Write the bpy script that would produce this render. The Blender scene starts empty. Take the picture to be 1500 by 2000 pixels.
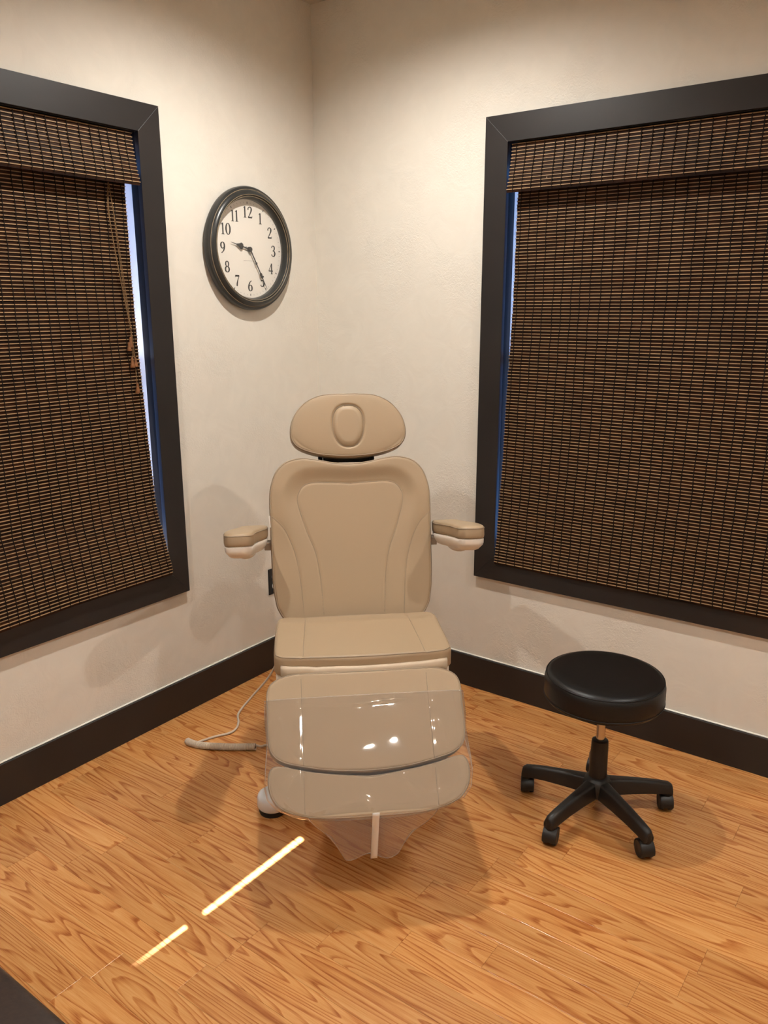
import bpy, bmesh, math, random
from mathutils import Matrix, Vector
random.seed(7)
PI = math.pi
sc = bpy.context.scene
COL = sc.collection

# ------------------------------------------------------------------ camera
def look(yaw, pitch, roll):
    f = Vector((-math.sin(yaw)*math.cos(pitch), math.cos(yaw)*math.cos(pitch), -math.sin(pitch)))
    r = Vector((math.cos(yaw), math.sin(yaw), 0)); u = r.cross(f)
    r2 = math.cos(roll)*r + math.sin(roll)*u; u2 = -math.sin(roll)*r + math.cos(roll)*u
    return r2, u2, f
cr, cu, cf = look(0.62912, 0.24963, -0.00217)
CAM = Vector((2.3283, -2.7139, 1.54))
cd = bpy.data.cameras.new('camera'); cam = bpy.data.objects.new('camera', cd); COL.objects.link(cam)
m = Matrix((( cr.x, cu.x, -cf.x, CAM.x), (cr.y, cu.y, -cf.y, CAM.y), (cr.z, cu.z, -cf.z, CAM.z), (0, 0, 0, 1)))
cam.matrix_world = m
cd.sensor_fit = 'VERTICAL'; cd.sensor_height = 36; cd.lens = 1566.24/2000*36; cd.clip_start = .05
sc.camera = cam

# ------------------------------------------------------------------ world, sun, exposure
w = bpy.data.worlds.new('sky'); sc.world = w; w.use_nodes = True
bg = w.node_tree.nodes['Background']; bg.inputs[0].default_value = (.13, .38, 1, 1); bg.inputs[1].default_value = 2.1
sd = bpy.data.lights.new('sun', 'SUN'); sun = bpy.data.objects.new('sun', sd); COL.objects.link(sun)
sd.energy = 140; sd.angle = math.radians(.53); sd.color = (1, .97, .93)
sun.rotation_euler = Vector((1, -.25, -.676)).to_track_quat('-Z', 'Y').to_euler(); sun.location = (-6, 0, 6)
vs = sc.view_settings
vs.view_transform = 'Standard'; vs.look = 'None'; vs.gamma = 1; vs.use_curve_mapping = False; vs.exposure = 0.0
CAN_W = 84; CAN_COL = (1, .965, .905)
CANS = [(.80, -.80), (2.75, -.80), (.80, -2.40), (2.75, -2.40)]; CAN_K = [1.12, .96, .96, .88]
CEIL = 2.70; ROOM = 3.75

# ------------------------------------------------------------------ materials
def mat(name):
    m = bpy.data.materials.new(name); m.use_nodes = True
    nt = m.node_tree; b = nt.nodes['Principled BSDF']
    return m, nt, b
def nd(nt, t, **kw):
    n = nt.nodes.new(t)
    for k, v in kw.items():
        if k.startswith('i_'): n.inputs[k[2:].replace('_', ' ')].default_value = v
        else: setattr(n, k, v)
    return n
def srgb(r, g, b):
    f = lambda c: (c/255/12.92) if c/255 <= .04045 else ((c/255+.055)/1.055)**2.4
    return (f(r), f(g), f(b), 1)
def ramp(nt, stops):
    n = nt.nodes.new('ShaderNodeValToRGB'); e = n.color_ramp.elements
    while len(e) < len(stops): e.new(.5)
    for x, (p, c) in zip(e, stops): x.position = p; x.color = c
    return n
def simple(name, col, rough=.5, spec=.5, metal=0, noise=0, bump=0, nscale=200, coat=0):
    m, nt, b = mat(name)
    b.inputs['Base Color'].default_value = col; b.inputs['Roughness'].default_value = rough
    b.inputs['Specular IOR Level'].default_value = spec; b.inputs['Metallic'].default_value = metal
    b.inputs['Coat Weight'].default_value = coat
    tc = nd(nt, 'ShaderNodeTexCoord')
    nz = nd(nt, 'ShaderNodeTexNoise'); nz.inputs['Scale'].default_value = nscale; nz.inputs['Detail'].default_value = 4
    nt.links.new(tc.outputs['Object'], nz.inputs['Vector'])
    if noise:
        d = tuple(c*(1-noise) for c in col[:3])+(1,); l = tuple(min(1, c*(1+noise)) for c in col[:3])+(1,)
        r = ramp(nt, [(.3, d), (.7, l)]); nt.links.new(nz.outputs['Fac'], r.inputs[0]); nt.links.new(r.outputs[0], b.inputs['Base Color'])
    if bump:
        bp = nd(nt, 'ShaderNodeBump'); bp.inputs['Strength'].default_value = bump; bp.inputs['Distance'].default_value = .002
        nt.links.new(nz.outputs['Fac'], bp.inputs['Height']); nt.links.new(bp.outputs[0], b.inputs['Normal'])
    return m

def wall_mat():
    m, nt, b = mat('plaster'); L = nt.links.new
    b.inputs['Roughness'].default_value = .55; b.inputs['Specular IOR Level'].default_value = .3
    tc = nd(nt, 'ShaderNodeTexCoord')
    n1 = nd(nt, 'ShaderNodeTexNoise'); n1.inputs['Scale'].default_value = 9; n1.inputs['Detail'].default_value = 3
    n1.inputs['Distortion'].default_value = 1.6
    n2 = nd(nt, 'ShaderNodeTexNoise'); n2.inputs['Scale'].default_value = 3.2; n2.inputs['Detail'].default_value = 2
    n3 = nd(nt, 'ShaderNodeTexNoise'); n3.inputs['Scale'].default_value = 60; n3.inputs['Detail'].default_value = 4; n3.inputs['Distortion'].default_value = 2.5
    for n in (n1, n2, n3): L(tc.outputs['Object'], n.inputs['Vector'])
    r2 = ramp(nt, [(.48, (0, 0, 0, 1)), (.62, (1, 1, 1, 1))]); L(n2.outputs['Fac'], r2.inputs[0])
    mu = nd(nt, 'ShaderNodeMath', operation='MULTIPLY'); L(n3.outputs['Fac'], mu.inputs[0]); L(r2.outputs[0], mu.inputs[1])
    ad = nd(nt, 'ShaderNodeMath', operation='MULTIPLY_ADD'); ad.inputs[1].default_value = .7; L(n1.outputs['Fac'], ad.inputs[0]); L(mu.outputs[0], ad.inputs[2])
    bp = nd(nt, 'ShaderNodeBump'); bp.inputs['Strength'].default_value = .55; bp.inputs['Distance'].default_value = .004
    L(ad.outputs[0], bp.inputs['Height']); L(bp.outputs[0], b.inputs['Normal'])
    r = ramp(nt, [(.3, srgb(222, 216, 205)), (.7, srgb(226, 220, 209))]); L(n1.outputs['Fac'], r.inputs[0]); L(r.outputs[0], b.inputs['Base Color'])
    return m

def oak_mat():
    m, nt, b = mat('oak_laminate'); L = nt.links.new
    tc = nd(nt, 'ShaderNodeTexCoord'); oi = nd(nt, 'ShaderNodeObjectInfo')
    # each plank has its own cut: shift by its random value
    sh = nd(nt, 'ShaderNodeMath', operation='MULTIPLY'); sh.inputs[1].default_value = 57.0; L(oi.outputs['Random'], sh.inputs[0])
    cx = nd(nt, 'ShaderNodeCombineXYZ'); L(sh.outputs[0], cx.inputs['X']); L(sh.outputs[0], cx.inputs['Z'])
    va = nd(nt, 'ShaderNodeVectorMath', operation='ADD'); L(tc.outputs['Object'], va.inputs[0]); L(cx.outputs[0], va.inputs[1])
    mp = nd(nt, 'ShaderNodeMapping'); mp.inputs['Scale'].default_value = (1.05, 11, 1); L(va.outputs[0], mp.inputs['Vector'])
    n1 = nd(nt, 'ShaderNodeTexNoise'); n1.inputs['Scale'].default_value = 1.0; n1.inputs['Detail'].default_value = 1.6; n1.inputs['Roughness'].default_value = .36; n1.inputs['Distortion'].default_value = .2
    L(mp.outputs[0], n1.inputs['Vector'])
    # growth rings = contour lines of the smooth field
    k = nd(nt, 'ShaderNodeMath', operation='MULTIPLY'); k.inputs[1].default_value = 21.0; L(n1.outputs['Fac'], k.inputs[0])
    fr = nd(nt, 'ShaderNodeMath', operation='FRACT'); L(k.outputs[0], fr.inputs[0])
    rg = ramp(nt, [(0, (.05, .05, .05, 1)), (.55, (.22, .22, .22, 1)), (.86, (1, 1, 1, 1)), (.95, (.85, .85, .85, 1)), (1, (.08, .08, .08, 1))]); L(fr.outputs[0], rg.inputs[0])
    # pores: fine streaks
    mp2 = nd(nt, 'ShaderNodeMapping'); mp2.inputs['Scale'].default_value = (18, 420, 1); L(va.outputs[0], mp2.inputs['Vector'])
    n2 = nd(nt, 'ShaderNodeTexNoise'); n2.inputs['Scale'].default_value = 1; n2.inputs['Detail'].default_value = 3; L(mp2.outputs[0], n2.inputs['Vector'])
    mp3 = nd(nt, 'ShaderNodeMapping'); mp3.inputs['Scale'].default_value = (3, 60, 1); L(va.outputs[0], mp3.inputs['Vector'])
    n3 = nd(nt, 'ShaderNodeTexNoise'); n3.inputs['Scale'].default_value = 1; n3.inputs['Detail'].default_value = 3; L(mp3.outputs[0], n3.inputs['Vector'])
    s = nd(nt, 'ShaderNodeMath', operation='MULTIPLY_ADD'); s.inputs[1].default_value = .45; L(rg.outputs[0], s.inputs[0])
    p2 = nd(nt, 'ShaderNodeMath', operation='MULTIPLY'); p2.inputs[1].default_value = .62; L(n2.outputs['Fac'], p2.inputs[0])
    p3 = nd(nt, 'ShaderNodeMath', operation='MULTIPLY_ADD'); p3.inputs[1].default_value = .6; L(n3.outputs['Fac'], p3.inputs[0]); L(p2.outputs[0], p3.inputs[2])
    L(p3.outputs[0], s.inputs[2])
    cr_ = ramp(nt, [(.32, srgb(214, 162, 106)), (.60, srgb(201, 143, 87)), (.84, srgb(179, 116, 66)), (1.0, srgb(153, 90, 47))]); 
    sc2 = nd(nt, 'ShaderNodeMath', operation='MULTIPLY'); sc2.inputs[1].default_value = .85; L(s.outputs[0], sc2.inputs[0]); L(sc2.outputs[0], cr_.inputs[0])
    # plank to plank tone
    hv = nd(nt, 'ShaderNodeHueSaturation'); 
    mr = nd(nt, 'ShaderNodeMapRange'); mr.inputs['To Min'].default_value = .88; mr.inputs['To Max'].default_value = 1.08; L(oi.outputs['Random'], mr.inputs['Value']); L(mr.outputs[0], hv.inputs['Value'])
    hv.inputs['Saturation'].default_value = 1.02
    L(cr_.outputs[0], hv.inputs['Color']); L(hv.outputs[0], b.inputs['Base Color'])
    b.inputs['Roughness'].default_value = .26; b.inputs['Specular IOR Level'].default_value = .5
    bp = nd(nt, 'ShaderNodeBump'); bp.inputs['Strength'].default_value = .12; bp.inputs['Distance'].default_value = .0006; L(s.outputs[0], bp.inputs['Height']); L(bp.outputs[0], b.inputs['Normal'])
    return m

def slat_mat():
    m, nt, b = mat('dark_bamboo'); L = nt.links.new
    tc = nd(nt, 'ShaderNodeTexCoord')
    mp = nd(nt, 'ShaderNodeMapping'); mp.inputs['Scale'].default_value = (4, 4, 87); L(tc.outputs['Object'], mp.inputs['Vector'])
    n = nd(nt, 'ShaderNodeTexNoise'); n.inputs['Scale'].default_value = 1; n.inputs['Detail'].default_value = 2; L(mp.outputs[0], n.inputs['Vector'])
    r = ramp(nt, [(.25, srgb(24, 12, 7)), (.5, srgb(40, 21, 10)), (.68, srgb(58, 31, 14)), (.85, srgb(78, 44, 21))]); L(n.outputs['Fac'], r.inputs[0])
    L(r.outputs[0], b.inputs['Base Color']); b.inputs['Roughness'].default_value = .6; b.inputs['Specular IOR Level'].default_value = .18
    return m
def reed_mat():
    m, nt, b = mat('tan_reed'); L = nt.links.new
    tc = nd(nt, 'ShaderNodeTexCoord')
    mp = nd(nt, 'ShaderNodeMapping'); mp.inputs['Scale'].default_value = (7, 7, 104); L(tc.outputs['Object'], mp.inputs['Vector'])
    n = nd(nt, 'ShaderNodeTexNoise'); n.inputs['Scale'].default_value = 1; n.inputs['Detail'].default_value = 2; L(mp.outputs[0], n.inputs['Vector'])
    r = ramp(nt, [(.3, srgb(142, 112, 80)), (.7, srgb(180, 146, 107))]); L(n.outputs['Fac'], r.inputs[0])
    L(r.outputs[0], b.inputs['Base Color']); b.inputs['Roughness'].default_value = .45
    return m
def film_mat(name='clear_film', hz=.045):
    m, nt, b = mat(name); L = nt.links.new
    nt.nodes.remove(b); out = nt.nodes['Material Output']
    tr = nd(nt, 'ShaderNodeBsdfTransparent'); tr.inputs[0].default_value = (.93, .92, .91, 1)
    gl = nd(nt, 'ShaderNodeBsdfGlossy'); gl.inputs['Roughness'].default_value = .035; gl.inputs[0].default_value = (1, 1, 1, 1)
    fr = nd(nt, 'ShaderNodeLayerWeight'); fr.inputs['Blend'].default_value = .5
    pw = nd(nt, 'ShaderNodeMath', operation='POWER'); pw.inputs[1].default_value = 4; L(fr.outputs['Facing'], pw.inputs[0])
    ma = nd(nt, 'ShaderNodeMath', operation='MULTIPLY_ADD'); ma.inputs[1].default_value = .8; ma.inputs[2].default_value = .06; L(pw.outputs[0], ma.inputs[0])
    mx = nd(nt, 'ShaderNodeMixShader'); L(ma.outputs[0], mx.inputs[0]); L(tr.outputs[0], mx.inputs[1]); L(gl.outputs[0], mx.inputs[2])
    df = nd(nt, 'ShaderNodeBsdfDiffuse'); df.inputs[0].default_value = (.88, .86, .85, 1)
    m2 = nd(nt, 'ShaderNodeMixShader'); m2.inputs[0].default_value = hz; L(mx.outputs[0], m2.inputs[1]); L(df.outputs[0], m2.inputs[2])
    L(m2.outputs[0], out.inputs[0])
    tc = nd(nt, 'ShaderNodeTexCoord'); n = nd(nt, 'ShaderNodeTexNoise'); n.inputs['Scale'].default_value = 5; n.inputs['Detail'].default_value = .6; n.inputs['Distortion'].default_value = 1.4
    L(tc.outputs['Object'], n.inputs['Vector'])
    bp = nd(nt, 'ShaderNodeBump'); bp.inputs['Strength'].default_value = .38; bp.inputs['Distance'].default_value = .02; L(n.outputs['Fac'], bp.inputs['Height'])
    L(bp.outputs[0], gl.inputs['Normal']); L(bp.outputs[0], fr.inputs['Normal'])
    return m
def glass_mat():
    m, nt, b = mat('window_glass'); L = nt.links.new
    nt.nodes.remove(b); out = nt.nodes['Material Output']
    tr = nd(nt, 'ShaderNodeBsdfTransparent'); gl = nd(nt, 'ShaderNodeBsdfGlossy'); gl.inputs['Roughness'].default_value = .0
    mx = nd(nt, 'ShaderNodeMixShader'); mx.inputs[0].default_value = .05; L(tr.outputs[0], mx.inputs[1]); L(gl.outputs[0], mx.inputs[2]); L(mx.outputs[0], out.inputs[0])
    return m
def lens_mat():
    m, nt, b = mat('lamp_lens'); b.inputs['Base Color'].default_value = (1, .95, .85, 1)
    b.inputs['Emission Color'].default_value = CAN_COL+(1,); b.inputs['Emission Strength'].default_value = 8
    return m

M = dict(
    wall=wall_mat(), oak=oak_mat(), slat=slat_mat(), reed=reed_mat(), film=film_mat(), haze=film_mat('hazy_film', .20), glass=glass_mat(), lens=lens_mat(),
    ceil=simple('ceiling_paint', srgb(206, 201, 192), .8, .2, bump=.2, nscale=90),
    trim=simple('espresso_trim', srgb(38, 34, 33), .40, .45, noise=.12, nscale=6),
    jamb=simple('jamb_paint', srgb(30, 27, 27), .65, .15, noise=.1, nscale=8),
    white=simple('white_vinyl', srgb(214, 216, 218), .35, .5, noise=.02, nscale=30),
    caulk=simple('caulk', srgb(240, 236, 226), .5, .3),
    thread=simple('thread', srgb(26, 17, 12), .8, .2),
    cordm=simple('blind_cord', srgb(120, 92, 62), .8, .2, noise=.2, nscale=300),
    tassel=simple('tassel_wood', srgb(128, 82, 48), .45, .4, noise=.2, nscale=60),
    vinyl=simple('beige_vinyl', srgb(164, 141, 113), .48, .4, noise=.02, bump=.10, nscale=900),
    vinyl2=simple('beige_piping', srgb(152, 134, 113), .45, .4),
    pale=simple('pale_vinyl', srgb(196, 176, 152), .5, .35, noise=.02, nscale=40),
    shell=simple('ivory_plastic', srgb(232, 222, 210), .4, .45, noise=.02, nscale=30),
    bracket=simple('bracket_metal', srgb(150, 134, 116), .45, .4, noise=.05, nscale=40),
    rubber=simple('black_rubber', srgb(24, 22, 21), .6, .3),
    blackv=simple('black_vinyl', srgb(20, 18, 17), .38, .35, bump=.08, nscale=500),
    blackp=simple('black_plastic', srgb(31, 27, 24), .42, .4, bump=.05, nscale=400),
    wheel=simple('caster_wheel', srgb(36, 32, 30), .5, .4),
    chrome=simple('brushed_steel', srgb(200, 192, 180), .25, .5, metal=1),
    clockframe=simple('clock_frame', srgb(46, 46, 44), .32, .5, noise=.15, nscale=20),
    gold=simple('rubbed_gold', srgb(140, 124, 100), .45, .5, noise=.3, nscale=40),
    face=simple('clock_face', srgb(236, 230, 220), .5, .3, noise=.01, nscale=20),
    ink=simple('clock_ink', srgb(42, 40, 40), .6, .2),
    greyink=simple('grey_ink', srgb(150, 142, 132), .6, .2),
    plate=simple('outlet_black', srgb(28, 28, 28), .35, .5),
    socket=simple('outlet_white', srgb(232, 228, 220), .4, .4),
    cable=simple('ivory_cable', srgb(205, 188, 168), .5, .4),
    tape=simple('white_tape', srgb(236, 228, 218), .55, .3),
    leather=simple('brown_leather', srgb(46, 33, 26), .35, .5, noise=.25, bump=.25, nscale=120),
)

# ------------------------------------------------------------------ builders
def link(name, me, mt=None, parent=None, smooth=False):
    if mt is not None: me.materials.append(M[mt])
    if smooth:
        for p in me.polygons: p.use_smooth = True
    o = bpy.data.objects.new(name, me); COL.objects.link(o)
    if parent is not None: o.parent = parent
    return o
def mk(name, v, f, mt, parent=None, smooth=False):
    me = bpy.data.meshes.new(name); me.from_pydata([tuple(x) for x in v], [], f); me.update()
    bm = bmesh.new(); bm.from_mesh(me); bmesh.ops.recalc_face_normals(bm, faces=bm.faces[:]); bm.to_mesh(me); bm.free()
    return link(name, me, mt, parent, smooth)
def empty(name, loc=(0, 0, 0), rz=0):
    o = bpy.data.objects.new(name, None); COL.objects.link(o); o.location = loc; o.rotation_euler = (0, 0, rz); o.empty_display_size = .05
    return o
def tag(o, label, cat, group=None):
    o['label'] = label; o['category'] = cat
    if group: o['group'] = group
    return o
def struct(o, label=None):
    o['kind'] = 'structure'
    if label: o['label'] = label
    return o
class MB:
    def __init__(s): s.v = []; s.f = []
    def add(s, v, f):
        n = len(s.v); s.v += [tuple(x) for x in v]; s.f += [tuple(i+n for i in q) for q in f]; return s
    def box(s, a, b):
        x0, y0, z0 = a; x1, y1, z1 = b
        return s.add([(x0, y0, z0), (x1, y0, z0), (x1, y1, z0), (x0, y1, z0), (x0, y0, z1), (x1, y0, z1), (x1, y1, z1), (x0, y1, z1)],
                     [(0, 3, 2, 1), (4, 5, 6, 7), (0, 1, 5, 4), (1, 2, 6, 5), (2, 3, 7, 6), (3, 0, 4, 7)])
    def tube(s, pts, r, n=8, cap=True, closed=False):
        pts = [Vector(p) for p in pts]; N = len(pts)
        rr = r if isinstance(r, (list, tuple)) else [r]*N
        V = []; up = None
        for i, p in enumerate(pts):
            if closed: t = pts[(i+1) % N]-pts[i-1]
            else: t = pts[min(i+1, N-1)]-pts[max(i-1, 0)]
            t.normalize()
            if up is None:
                up = Vector((0, 0, 1)) if abs(t.z) < .9 else Vector((1, 0, 0))
            a = t.cross(up)
            if a.length < 1e-6: a = t.cross(Vector((0, 1, 0)))
            a.normalize(); b = a.cross(t).normalized(); up = b
            for k in range(n):
                q = 2*PI*k/n; V.append(p+rr[i]*(math.cos(q)*a+math.sin(q)*b))
        F = []
        for i in range(N if closed else N-1):
            j = (i+1) % N
            for k in range(n): F.append((i*n+k, i*n+(k+1) % n, j*n+(k+1) % n, j*n+k))
        if cap and not closed: F += [tuple(range(n))[::-1], tuple(range((N-1)*n, N*n))]
        return s.add(V, F)
    def lathe(s, prof, n=48, c=(0, 0, 0), ax='z'):
        V = []; F = []
        for r, h in prof:
            for k in range(n):
                q = 2*PI*k/n; x, y = r*math.cos(q), r*math.sin(q)
                V.append({'z': (c[0]+x, c[1]+y, c[2]+h), 'x': (c[0]+h, c[1]+x, c[2]+y), 'y': (c[0]+x, c[1]+h, c[2]+y)}[ax])
        for i in range(len(prof)-1):
            for k in range(n): F.append((i*n+k, i*n+(k+1) % n, (i+1)*n+(k+1) % n, (i+1)*n+k))
        if prof[0][0] > 1e-6: F.append(tuple(range(n))[::-1])
        if prof[-1][0] > 1e-6: F.append(tuple(range((len(prof)-1)*n, len(prof)*n)))
        return s.add(V, F)
    def build(s, name, mt, parent=None, smooth=False, bevel=0, seg=2, auto=None):
        o = mk(name, s.v, s.f, mt, parent, smooth)
        if bevel:
            md = o.modifiers.new('bevel', 'BEVEL'); md.width = bevel; md.segments = seg; md.limit_method = 'ANGLE'
        if auto:
            me = o.data
            try: me.set_sharp_from_angle(angle=math.radians(auto))
            except Exception: pass
        return o
def catmull(P, n, closed=False):
    out = []; N = len(P); segs = N if closed else N-1
    D = len(P[0])
    for i in range(segs):
        if closed: p = [P[(i+k-1) % N] for k in range(4)]
        else: p = [P[max(0, min(N-1, i+k-1))] for k in range(4)]
        for j in range(n):
            t = j/n
            out.append(tuple(.5*((2*p[1][d])+(-p[0][d]+p[2][d])*t+(2*p[0][d]-5*p[1][d]+4*p[2][d]-p[3][d])*t*t+(-p[0][d]+3*p[1][d]-3*p[2][d]+p[3][d])*t**3) for d in range(D)))
    if not closed: out.append(tuple(P[-1]))
    return out
def resample(P, n, closed=True):
    Q = list(P)+([P[0]] if closed else []); L = [0]
    for a, b in zip(Q, Q[1:]): L.append(L[-1]+math.dist(a, b))
    out = []; j = 0; tot = L[-1]
    for i in range(n):
        d = tot*i/(n if closed else n-1)
        while j < len(L)-2 and L[j+1] < d: j += 1
        t = (d-L[j])/max(1e-9, L[j+1]-L[j]); a, b = Q[j], Q[j+1]
        out.append(tuple(a[k]+(b[k]-a[k])*t for k in range(len(a))))
    return out
def sstep(a, b, x):
    t = max(0, min(1, (x-a)/(b-a))); return t*t*(3-2*t)

# ================================================================== THE ROOM
WT = .16
# window openings (inner edge of casing)
R_X0, R_X1, Z0, Z1 = .903, 2.16, .590, 2.098       # in the right wall, y = 0
L_Y1, L_Y0 = -.895, -2.10                           # in the left wall, x = 0
CAS = .089
floor = struct(MB().box((-WT, -ROOM-WT, -.03), (ROOM+WT, WT, -.012)).build('floor', 'trim'))
# laminate strips, running along x; joints read from the photograph
W_S = .0953; Y_T = -.046
fixed = {-10: [], }
known = {3: [1.947], 7: [1.57], 9: [1.42], 10: [1.42, 1.982], 11: [.39], 12: [.39, 1.574], 13: [.648], 14: [.648, 1.211], 15: [1.056], 16: [.431, 1.057], 18: [.839], 1: [1.50], 2: [1.25], 5: [1.12], 6:[.82, 2.02]}
def plank(x0, x1, y0, y1):
    g = .0003; b = .0009; z = 0
    cx, cy = (x0+x1)/2, (y0+y1)/2; hx, hy = (x1-x0)/2-g, (y1-y0)/2-g
    v = [(-hx, -hy, -.012), (hx, -hy, -.012), (hx, hy, -.012), (-hx, hy, -.012),
         (-hx, -hy, -b*.35), (hx, -hy, -b*.35), (hx, hy, -b*.35), (-hx, hy, -b*.35),
         (-hx+b, -hy+b, 0), (hx-b, -hy+b, 0), (hx-b, hy-b, 0), (-hx+b, hy-b, 0)]
    f = [(0, 1, 5, 4), (1, 2, 6, 5), (2, 3, 7, 6), (3, 0, 4, 7), (4, 5, 9, 8), (5, 6, 10, 9), (6, 7, 11, 10), (7, 4, 8, 11), (8, 9, 10, 11)]
    o = mk('plank', v, f, 'oak', floor); o.location = (cx, cy, 0)
row = -1; y = 0
rows = [(0, Y_T)]
yy = Y_T
while yy > -ROOM:
    rows.append((yy, max(-ROOM, yy-W_S))); yy -= W_S
LEN = .58
for i, (ya, yb) in enumerate(rows):
    r = i-1
    ks = sorted(known.get(r, [random.uniform(.1, .6)+.0*r]))
    xs = list(ks)
    while xs[-1] < ROOM-.25: xs.append(xs[-1]+LEN*random.choice((1, 1, 1.25, 1.6)))
    while xs[0] > .30: xs.insert(0, xs[0]-LEN*random.choice((1, 1, 1.3)))
    out = [xs[0]]
    for a, b in zip(xs, xs[1:]):
        if b-a > 1.35: out.append((a+b)/2)
        out.append(b)
    xs = [0]+[q for q in out if .06 < q < ROOM-.06]+[ROOM]
    for a, b in zip(xs, xs[1:]): plank(a, b, yb, ya)

struct(MB().box((-WT, -ROOM-WT, CEIL), (ROOM+WT, WT, CEIL+.1)).build('ceiling', 'ceil'))
b = MB()
G = .035
b.box((-WT, 0, -.03), (R_X0-G, WT, CEIL)).box((R_X1+G, 0, -.03), (ROOM+WT, WT, CEIL)).box((R_X0-G, 0, -.03), (R_X1+G, WT, Z0)).box((R_X0-G, 0, Z1), (R_X1+G, WT, CEIL))
struct(b.build('wall_right', 'wall'))
b = MB()
b.box((-WT, L_Y1+G, -.03), (0, 0, CEIL)).box((-WT, -ROOM, -.03), (0, L_Y0-G, CEIL)).box((-WT, L_Y0-G, -.03), (0, L_Y1+G, Z0)).box((-WT, L_Y0-G, Z1), (0, L_Y1+G, CEIL))
struct(b.build('wall_left', 'wall'))
struct(MB().box((-WT, -ROOM-WT, -.03), (ROOM+WT, -ROOM, CEIL)).build('wall_rear', 'wall'))
struct(MB().box((ROOM, -ROOM, -.03), (ROOM+WT, 0, CEIL)).build('wall_far', 'wall'))
# baseboards
bb = struct(MB().box((.016, -.016, 0), (ROOM, 0, .139)).build('baseboard_right', 'trim', bevel=.002))
MB().tube([(.016, -.004, .1405), (ROOM, -.004, .1405)], .0032, 6).build('caulk_line', 'caulk', bb)
bb = struct(MB().box((0, -ROOM, 0), (.016, 0, .139)).build('baseboard_left', 'trim', bevel=.002))
MB().tube([(.004, -ROOM, .1405), (.004, -.004, .1405)], .0032, 6).build('caulk_line', 'caulk', bb)
bb = struct(MB().box((.016, -ROOM, 0), (ROOM, -ROOM+.016, .139)).build('baseboard_rear', 'trim', bevel=.002))
bb = struct(MB().box((ROOM-.016, -ROOM+.016, 0), (ROOM, -.016, .139)).build('baseboard_far', 'trim', bevel=.002))

# ---- windows.  local frame: X along the wall (away from the corner = +), Y into the wall, Z up
def window(name, x0, x1, xf, mull=None):
    root = struct(empty(name)); root.matrix_world = xf
    def part(nm, a, b_, mt, bev=.002, parent=root): return MB().box(a, b_).build(nm, mt, parent, bevel=bev)
    t = .020
    bt = Z0-.098
    inn = [(x0, Z0), (x1, Z0), (x1, Z1), (x0, Z1)]; outr = [(x0-CAS, bt), (x1+CAS, bt), (x1+CAS, Z1+CAS), (x0-CAS, Z1+CAS)]
    for i in range(4):
        j = (i+1) % 4; q4 = [outr[i], outr[j], inn[j], inn[i]]
        V = [(a, -t, c) for a, c in q4]+[(a, 0, c) for a, c in q4]
        MB().add(V, [(0, 1, 2, 3), (7, 6, 5, 4)]+[(k, (k+1) % 4, 4+(k+1) % 4, 4+k) for k in range(4)]).build('casing', 'trim', root, bevel=.0006)
    D = .034 if mull else .048
    part('jamb', (x0-G, 0, Z0), (x0, D, Z1), 'jamb', 0); part('jamb', (x1, 0, Z0), (x1+G, D, Z1), 'jamb', 0)
    part('jamb', (x0, 0, Z1-.002), (x1, D, Z1), 'jamb', 0); part('sill', (x0, 0, Z0), (x1, D, Z0+.002), 'jamb', 0)
    fr = MB(); fw = .033 if mull else .016; xo0, xo1 = x0, x1; x0, x1 = x0-.033, x1+.033
    fr.box((x0, D, Z0), (x0+fw, WT-.01, Z1)).box((x1-fw, D, Z0), (x1, WT-.01, Z1)).box((x0+fw, D, Z0), (x1-fw, WT-.01, Z0+.012)).box((x0+fw, D, Z1-.03), (x1-fw, WT-.01, Z1))
    fr.build('window_frame', 'white', root)
    zm = 1.345
    for (za, zb, d) in ((Z0+.012, zm+.018, .085), (zm-.018, Z1-.03, .115)):
        s = MB(); a, c = x0+fw, x1-fw; q = .026 if mull else .016; e = .030
        s.box((a, d, za), (a+q, d+.025, zb)).box((c-q, d, za), (c, d+.025, zb)).box((a+q, d, za), (c-q, d+.025, za+e)).box((a+q, d, zb-e), (c-q, d+.025, zb))
        so = s.build('sash', 'white', root)
        MB().box((a+q, d+.010, za+e), (c-q, d+.014, zb-e)).build('pane', 'glass', so)
    if mull: MB().box((mull-.022, .070, Z0+.012), (mull+.022, .13, Z1-.03)).build('mullion', 'white', root)
    return root
XR = Matrix.Identity(4)                                              # right wall: X = +x, Y = +y
XL = Matrix(((0, -1, 0, 0), (-1, 0, 0, 0), (0, 0, 1, 0), (0, 0, 0, 1)))   # left wall: X = -y, Y = -x (mirrored, flat boards)
window('window_1', -L_Y1, -L_Y0, XL, 1.335)
window('window_2', R_X0, R_X1, XR)

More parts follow.
